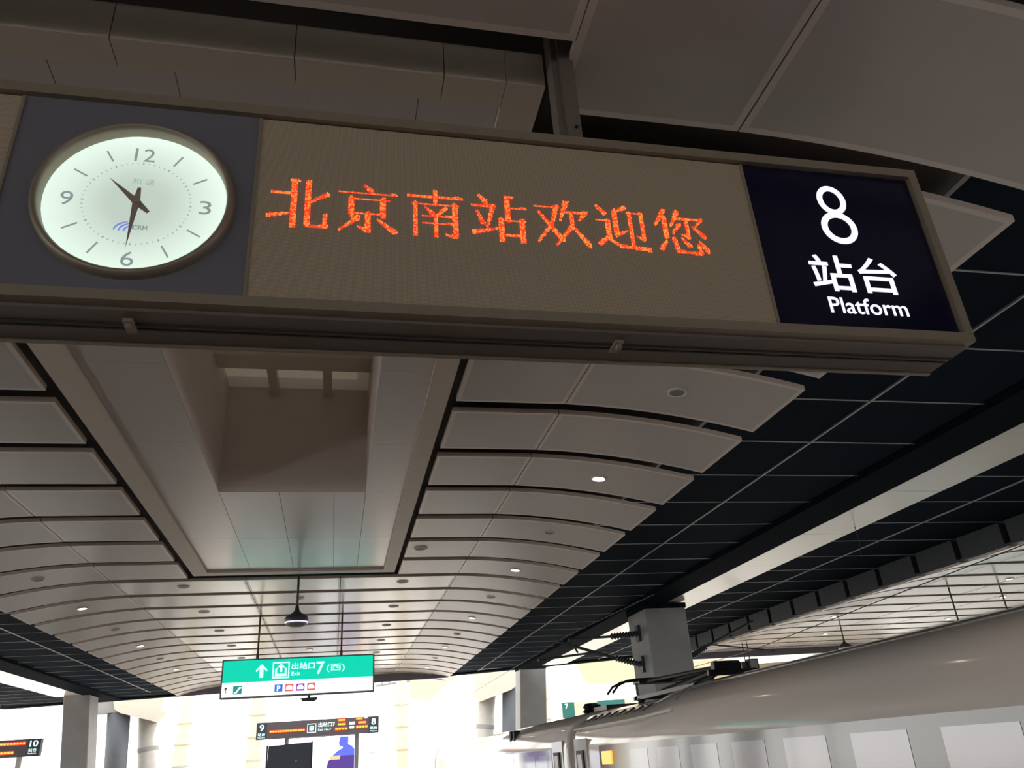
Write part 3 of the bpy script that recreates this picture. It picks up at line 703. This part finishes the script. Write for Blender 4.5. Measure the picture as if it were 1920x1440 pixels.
def pier(side, X, Y, la, lb, lc):
    # angled bearing block on two round legs
    r = root('roof_pier', (X, Y, -1.3), la, 'column')
    s = side
    part('leaning_leg', MB().tube([(X - s * .45, Y, -1.3), (X - s * .2, Y, 2.2), (X, Y, 5.0)], [.50, .52, .55], 20), 'concrete_shaded', r, True)
    part('round_leg', MB().tube([(X - s * 1.95, Y + 1, -1.3), (X - s * 1.25, Y + 1, 4.9)], .50, 20), 'concrete_pale', r, True)
    part('clamp_band', MB().tube([(X - s * 1.44, Y + 1, 3.15), (X - s * 1.42, Y + 1, 3.33)], .53, 20), 'concrete', r)
    pr = [(X + s * .35, 6.2), (X + s * .1, 5.15), (X - s * .2, 4.95), (X - s * 1.75, 4.5), (X - s * 2.2, 4.95), (X - s * 2.15, 6.2)]
    part('bearing_block', MB().plate(pr, Y + .9, 1.6), 'pale_stone', r)
    part('cross_head', MB().box(min(X + s * 1.3, X - s * .3), max(X + s * 1.3, X - s * .3), Y - .5, Y + .5, 5.0, 6.2), 'concrete', r)
pier(-1, -10.9, 47.0, 'concrete roof pier with leaning shaded leg beside the column by the number 10 display', '', '')
pier(1, 9.6, 45.5, 'concrete roof pier with angled bearing block beyond the train nose', '', '')

# overhead-wire cantilevers on the column behind the train
def ribbed(a, b, r0=.05, r1=.095, n=9):
    a, b = Vector(a), Vector(b); P = []; R = []
    for i in range(2 * n + 1):
        P.append(a.lerp(b, i / (2 * n))); R.append(r1 if i % 2 else r0)
    return MB().tube(P, R, 10)
r = root('catenary_bracket', (8.4, 21.9, 3.4), 'dark tubular overhead-wire bracket with ribbed insulators on the column behind the train', 'bracket')
for z in (4.55, 3.72):
    part('foot_plate', MB().box(8.34, 8.43, 21.78, 22.02, z - .22, z + .22), 'dark_grey', r)
part('insulator', ribbed((8.34, 21.9, 4.55), (7.55, 21.9, 4.50)), 'insulator', r)
part('insulator', ribbed((8.34, 21.9, 3.72), (7.62, 21.9, 3.92)), 'insulator', r)
part('tube_arm', MB().tube([(7.55, 21.9, 4.50), (6.30, 21.9, 4.46)], .035), 'dark_grey', r)
part('tube_arm', MB().tube([(7.62, 21.9, 3.92), (6.0, 21.9, 4.42)], .04), 'dark_grey', r)
part('steady_arm', MB().tube([(7.1, 21.9, 4.10), (5.4, 21.9, 3.96)], .03), 'dark_grey', r)
part('drop_clamp', MB().tube([(6.35, 21.9, 4.46), (6.55, 21.9, 4.1)], .03), 'dark_grey', r)
r = root('catenary_bracket', (9.6, 21.9, 3.6), 'dark wire bracket slanting up from the far side of the column behind the train', 'bracket')
part('insulator', ribbed((9.62, 21.7, 3.75), (10.3, 21.7, 4.1)), 'insulator', r)
part('tube_arm', MB().tube([(10.3, 21.7, 4.1), (11.9, 21.7, 4.75)], .035), 'dark_grey', r)
part('tube_arm', MB().tube([(10.4, 21.7, 4.15), (12.4, 21.7, 3.9)], .022), 'dark_grey', r)
single('overhead_wire', MB().tube([(6.6, 16, 4.55), (6.4, 22, 4.62), (6.6, 38, 4.62), (6.6, 60, 4.5)], .009, 5), 'black', (6.6, 30, 4.5), 'thin dark overhead wire running along above the train', 'wire')
single('overhead_wire', MB().tube([(12.2, 9, 4.62), (11.9, 22, 3.98), (11.9, 40, 3.98)], .011, 5), 'black', (12, 20, 4.2), 'thin sagging wire crossing before the neighbouring canopy', 'wire')

# ------------------------------------------------------------------ far end: displays, screens, posts
def text_part(par, body, x, y, z, w, h, m, bold=.004, name='sign_text'):
    return part(name, text_mb(body, .2, x, y, z, bold=bold, fit=(w, h)), m, par)
FY = 40.0
fs = root('platform_display', (-.7, FY, 3.05), 'dark hanging display between platforms 9 and 8 with red LED rows', 'sign')
zt0, zt1 = 3.06, 3.76
part('display_box', MB().box(-3.42, 2.02, FY, FY + .3, zt0, zt1), 'sign_grey', fs)
for x0, x1, n_ in ((-3.42, -2.95, '9'), (1.55, 2.02, '8')):
    p = part('number_panel', MB().box(x0 + .02, x1 - .02, FY - .01, FY, zt0 + .02, zt1 - .02), 'sign_slate', fs)
    text_part(p, n_, (x0 + x1) / 2, FY - .01, 3.54, .20, .27, 'letter_cyan', name='numeral')
    text_part(p, '站台', (x0 + x1) / 2, FY - .01, 3.27, .32, .14, 'letter_cyan', .003)
    text_part(p, 'Platform', (x0 + x1) / 2, FY - .01, 3.14, .32, .06, 'letter_cyan', .001)
def led_row(par, x0, x1, z, h, y, m='led_red', m2='led_amber', n=14):
    p = part('led_row', MB().box(x0, x1, y - .012, y, z - h / 2, z + h / 2), m, par)
    mb = MB(); w = (x1 - x0) / n
    for i in range(n): 
        a = x0 + w * (i + .12); mb.box(a, a + w * .76, y - .018, y - .012, z - h * .28, z + h * .28)
    tag(part('led_glyphs', mb, m2, p), kind='stuff')
led_row(fs, -2.85, -1.30, 3.36, .12, FY)
ic = MB(); ring(ic, -1.20, -.80, 3.22, 3.60, .03, FY); ic.plate([(-1.1, 3.50), (-1.1, 3.32), (-.9, 3.32), (-.9, 3.5), (-.95, 3.5), (-.95, 3.38), (-1.05, 3.38), (-1.05, 3.5)], FY)
part('exit_pictogram', ic.plate([(-1.0, 3.30), (-.92, 3.40), (-.97, 3.40), (-.97, 3.52), (-1.03, 3.52), (-1.03, 3.40), (-1.08, 3.40)], FY, .008), 'letter_cyan', fs)
text_part(fs, '出站口7', -.34, FY, 3.53, .74, .2, 'letter_cyan'); text_part(fs, 'Exit No.7', -.42, FY, 3.33, .58, .10, 'letter_cyan', .002)
for x0, x1, z, m2 in ((.18, .50, 3.68, 'led_amber'), (.16, .52, 3.50, 'led_amber'), (.04, .60, 3.31, 'led_amber'), (.98, 1.28, 3.70, 'led_amber'), (1.08, 1.44, 3.53, 'led_amber'), (.98, 1.52, 3.35, 'led_amber')):
    led_row(fs, x0, x1, z, .13, FY, n=4, m2=m2)
led_row(fs, .68, .92, 3.52, .12, FY, 'screen_white', 'sign_white', 3); led_row(fs, .70, .90, 3.35, .09, FY, 'screen_white', 'sign_white', 3); led_row(fs, 1.36, 1.50, 3.73, .08, FY, 'screen_white', 'sign_white', 2)
for x in (-2.11, 1.05): part('post', MB().box(x - .06, x + .06, FY + .21, FY + .3, 0, zt1), 'steel_grey', fs)
av = root('advertising_screen', (.15, FY + .6, 0), 'tall lit advertising screen with blue figure under the far display', 'screen')
y = FY + .6
part('frame', MB().box(-2.2, -2.02, y, y + .2, 0, 3.15).box(.96, 1.14, y, y + .2, 0, 3.15).box(-2.2, 1.14, y, y + .2, 3.05, 3.15), 'steel_grey', av)
sc = part('screen', MB().box(-2.02, .96, y + .02, y + .1, .5, 3.02), 'screen_white', av)
part('picture', MB().plate([(.95, 2.45), (.80, 2.60), (.66, 2.66), (.66, 3.0), (.30, 3.0), (.24, 2.75), (.28, 2.58), (.40, 2.60), (.42, 2.52), (.15, 2.38), (-.05, 2.2), (.95, 2.2)], y + .02), 'screen_blue', sc)
part('picture', MB().plate([(.95, 2.2), (-.05, 2.2), (-.22, 2.0), (-.35, 1.5), (.95, 1.5)], y + .02), 'screen_violet', sc)
part('picture', MB().plate([(.32, 2.22), (-.12, 2.20), (-.16, 2.06), (.30, 2.06)], y + .02, .008), 'screen_peach', sc)
bd = root('notice_board', (-1.88, 38.2, 0), 'dark blank board with small emblem standing before the lit advertising screen', 'board')
part('panel', MB().idx([(-2.76, 38.2, .9), (-.92, 38.2, .9), (-.92, 38.2, 2.78), (-2.72, 38.2, 2.72), (-2.76, 38.28, .9), (-.92, 38.28, .9), (-.92, 38.28, 2.78), (-2.72, 38.28, 2.72)], [(0, 1, 2, 3), (7, 6, 5, 4), (0, 4, 5, 1), (1, 5, 6, 2), (2, 6, 7, 3), (3, 7, 4, 0)]), 'board_dark', bd)
part('leg', MB().box(-2.8, -2.74, 38.18, 38.3, 0, 2.74), 'black', bd); part('leg', MB().box(-.94, -.88, 38.18, 38.3, 0, 2.80), 'black', bd)
part('emblem', MB().lathe_y([(.05, 0), (.05, -.01)], (-1.55, 38.2, 2.08), 16), 'steel_grey', bd)
s10 = root('platform_display', (-13.5, FY, 2.95), 'dark display with red LED rows and the number 10', 'sign')
part('display_box', MB().box(-15.6, -12.22, FY, FY + .3, 2.98, 3.66), 'sign_grey', s10)
p = part('number_panel', MB().box(-12.72, -12.24, FY - .01, FY, 3.0, 3.64), 'sign_slate', s10)
text_part(p, '10', -12.48, FY - .01, 3.47, .32, .25, 'letter_cyan', name='numeral'); text_part(p, '站台', -12.50, FY - .01, 3.22, .32, .13, 'letter_cyan', .003); text_part(p, 'Platform', -12.50, FY - .01, 3.09, .32, .06, 'letter_cyan', .001)
led_row(s10, -15.3, -12.80, 3.50, .13, FY, n=20); led_row(s10, -15.3, -13.2, 3.16, .13, FY, n=16)
for x in (-13.0, -15.2): part('post', MB().box(x - .09, x + .09, FY + .1, FY + .25, 0, 2.98), 'concrete_pale', s10)
s7 = root('wayfinding_board', (13.3, 45, 3.4), 'green and cream wayfinding board numbered 7 beyond the train roof', 'sign')
part('board', MB().box(12.25, 16.6, 45, 45.25, 3.36, 4.16), 'cream', s7)
p = part('number_panel', MB().box(12.25, 12.95, 44.98, 45, 3.36, 4.16), 'sign_teal', s7)
text_part(p, '7', 12.5, 44.98, 3.95, .18, .28, 'letter_cyan', name='numeral')
part('green_panel', MB().box(14.3, 15.9, 44.98, 45, 3.7, 4.16), 'sign_teal', s7)
for x in (12.9, 16): part('post', MB().box(x - .06, x + .06, 45.1, 45.2, 0, 3.36), 'steel_grey', s7)

# sunlit posts and roof pieces in the open beyond the canopy
def post(x, y, zt, w, label, lean=0, m='cream'):
    r = root('steel_post', (x, y, -1.3), label, 'post')
    part('shaft', MB().idx([(x - w, y - w, -1.3), (x + w, y - w, -1.3), (x + w, y + w, -1.3), (x - w, y + w, -1.3), (x + lean - w * .8, y - w, zt), (x + lean + w * .8, y - w, zt), (x + lean + w * .8, y + w, zt), (x + lean - w * .8, y + w, zt)],
         [(0, 1, 5, 4), (1, 2, 6, 5), (2, 3, 7, 6), (3, 0, 4, 7), (4, 5, 6, 7)]), m, r)
    for z in (2.4, 3.6, 4.8):
        part('collar', MB().box(x + lean * .6 - w * 1.25, x + lean * .6 + w * 1.25, y - w * 1.2, y + w * 1.2, z, z + .07), 'concrete_pale', r)
post(-4.6, 52, 9, .42, 'cream steel post left of the far display between the tracks', .35)
post(3.9, 50, 9, .34, 'cream steel post right of the far display between the tracks', -.1)
post(2.3, 54, 7, .16, 'thin pinkish pole beside the number 8 end of the far display', .05, 'white_paint')
post(-9.3, 56, 9, .40, 'cream steel post beside the roof pier by the number 10 display', .4)
post(13.2, 52, 9, .38, 'cream leaning post behind the train beyond the square column', -.6)
def roof_piece(pts, t, label, m, name='station_roof'):
    n = len(pts); c = [sum(p[i] for p in pts) / n for i in range(3)]
    mb = MB().idx([tuple(p) for p in pts] + [(p[0], p[1], p[2] + t) for p in pts], [tuple(range(n)), tuple(range(2 * n - 1, n - 1, -1))] + [(i, i + n, (i + 1) % n + n, (i + 1) % n) for i in range(n)])
    single(name, mb, m, tuple(c), label, 'roof')
roof_piece([(-19.5, 56, 7.6), (-13.0, 54, 7.9), (-12.2, 57, 5.9), (-15.5, 58, 6.3)], .3, 'cream sloping roof soffit beyond the column by the number 10 display', 'cream')
roof_piece([(5.0, 58, 7.9), (9.2, 57, 7.9), (6.6, 60, 5.6), (5.2, 60, 5.9)], .3, 'cream sloping roof soffit beyond the exit sign', 'cream')
roof_piece([(14.4, 50, 7.3), (25, 48, 7.0), (25, 51, 5.3), (16.0, 52, 5.6)], .3, 'cream roof soffit in the open behind the number 7 board', 'cream')
roof_piece([(16.5, 36.5, 4.6), (27, 35, 4.7), (27, 37, 3.9), (16.8, 38, 3.7)], .25, 'pale soffit slab under the end of the neighbouring canopy', 'cream')
def truss(x0, x1, y, z0, z1, label):
    r = root('roof_truss', ((x0 + x1) / 2, y, z0), label, 'truss')
    part('chord', MB().tube([(x0, y, z0), (x1, y, z0 + .3)], .07, 6), 'steel_grey', r); part('chord', MB().tube([(x0, y, z1), (x1, y, z1)], .07, 6), 'steel_grey', r)
    n = 6
    for i in range(n):
        a, b = x0 + (x1 - x0) * i / n, x0 + (x1 - x0) * (i + 1) / n
        part('web', MB().tube([(a, y, z0 + .3 * i / n), (b, y, z1)], .05, 6), 'steel_grey', r)
truss(-21, -16.3, 53, 6.0, 7.0, 'grey steel roof truss beyond the number 10 display')
truss(2.0, 4.9, 56, 6.4, 7.5, 'grey steel roof truss above the number 8 end of the display')
truss(-4.4, -2.2, 56, 6.3, 7.4, 'grey steel roof truss below the green exit sign')

# items hanging under the neighbouring canopy
dome(17.3, 25.5, 5.1, 'grey dome camera on a stem under the neighbouring canopy', .95)
r = root('loudspeaker', (15.9, 30, 3.98), 'boxy black loudspeaker pair hanging under the end of the neighbouring canopy', 'speaker')
part('bracket', MB().tube([(15.8, 30, 5.095), (15.8, 30, 4.45)], .02).tube([(16.0, 30, 5.095), (16.0, 30, 4.45)], .02), 'dark_grey', r)
part('cabinet', MB().box(15.55, 15.85, 29.85, 30.1, 3.98, 4.42), 'black', r)
cb = part('cabinet', MB().box(15.8, 16.22, 29.75, 30.05, 4.06, 4.50), 'black', r)
part('grille', MB().box(15.86, 16.16, 29.73, 29.76, 4.14, 4.44), 'steel_grey', cb)
single('hanging_cable', MB().tube([(10.0, 13.5, 5.29), (10.02, 13.5, 5.0), (9.98, 13.5, 4.72)], .008, 5), 'black', (10, 13.5, 5.29), 'short dark cable hanging from the bright strip over the tracks', 'cable')
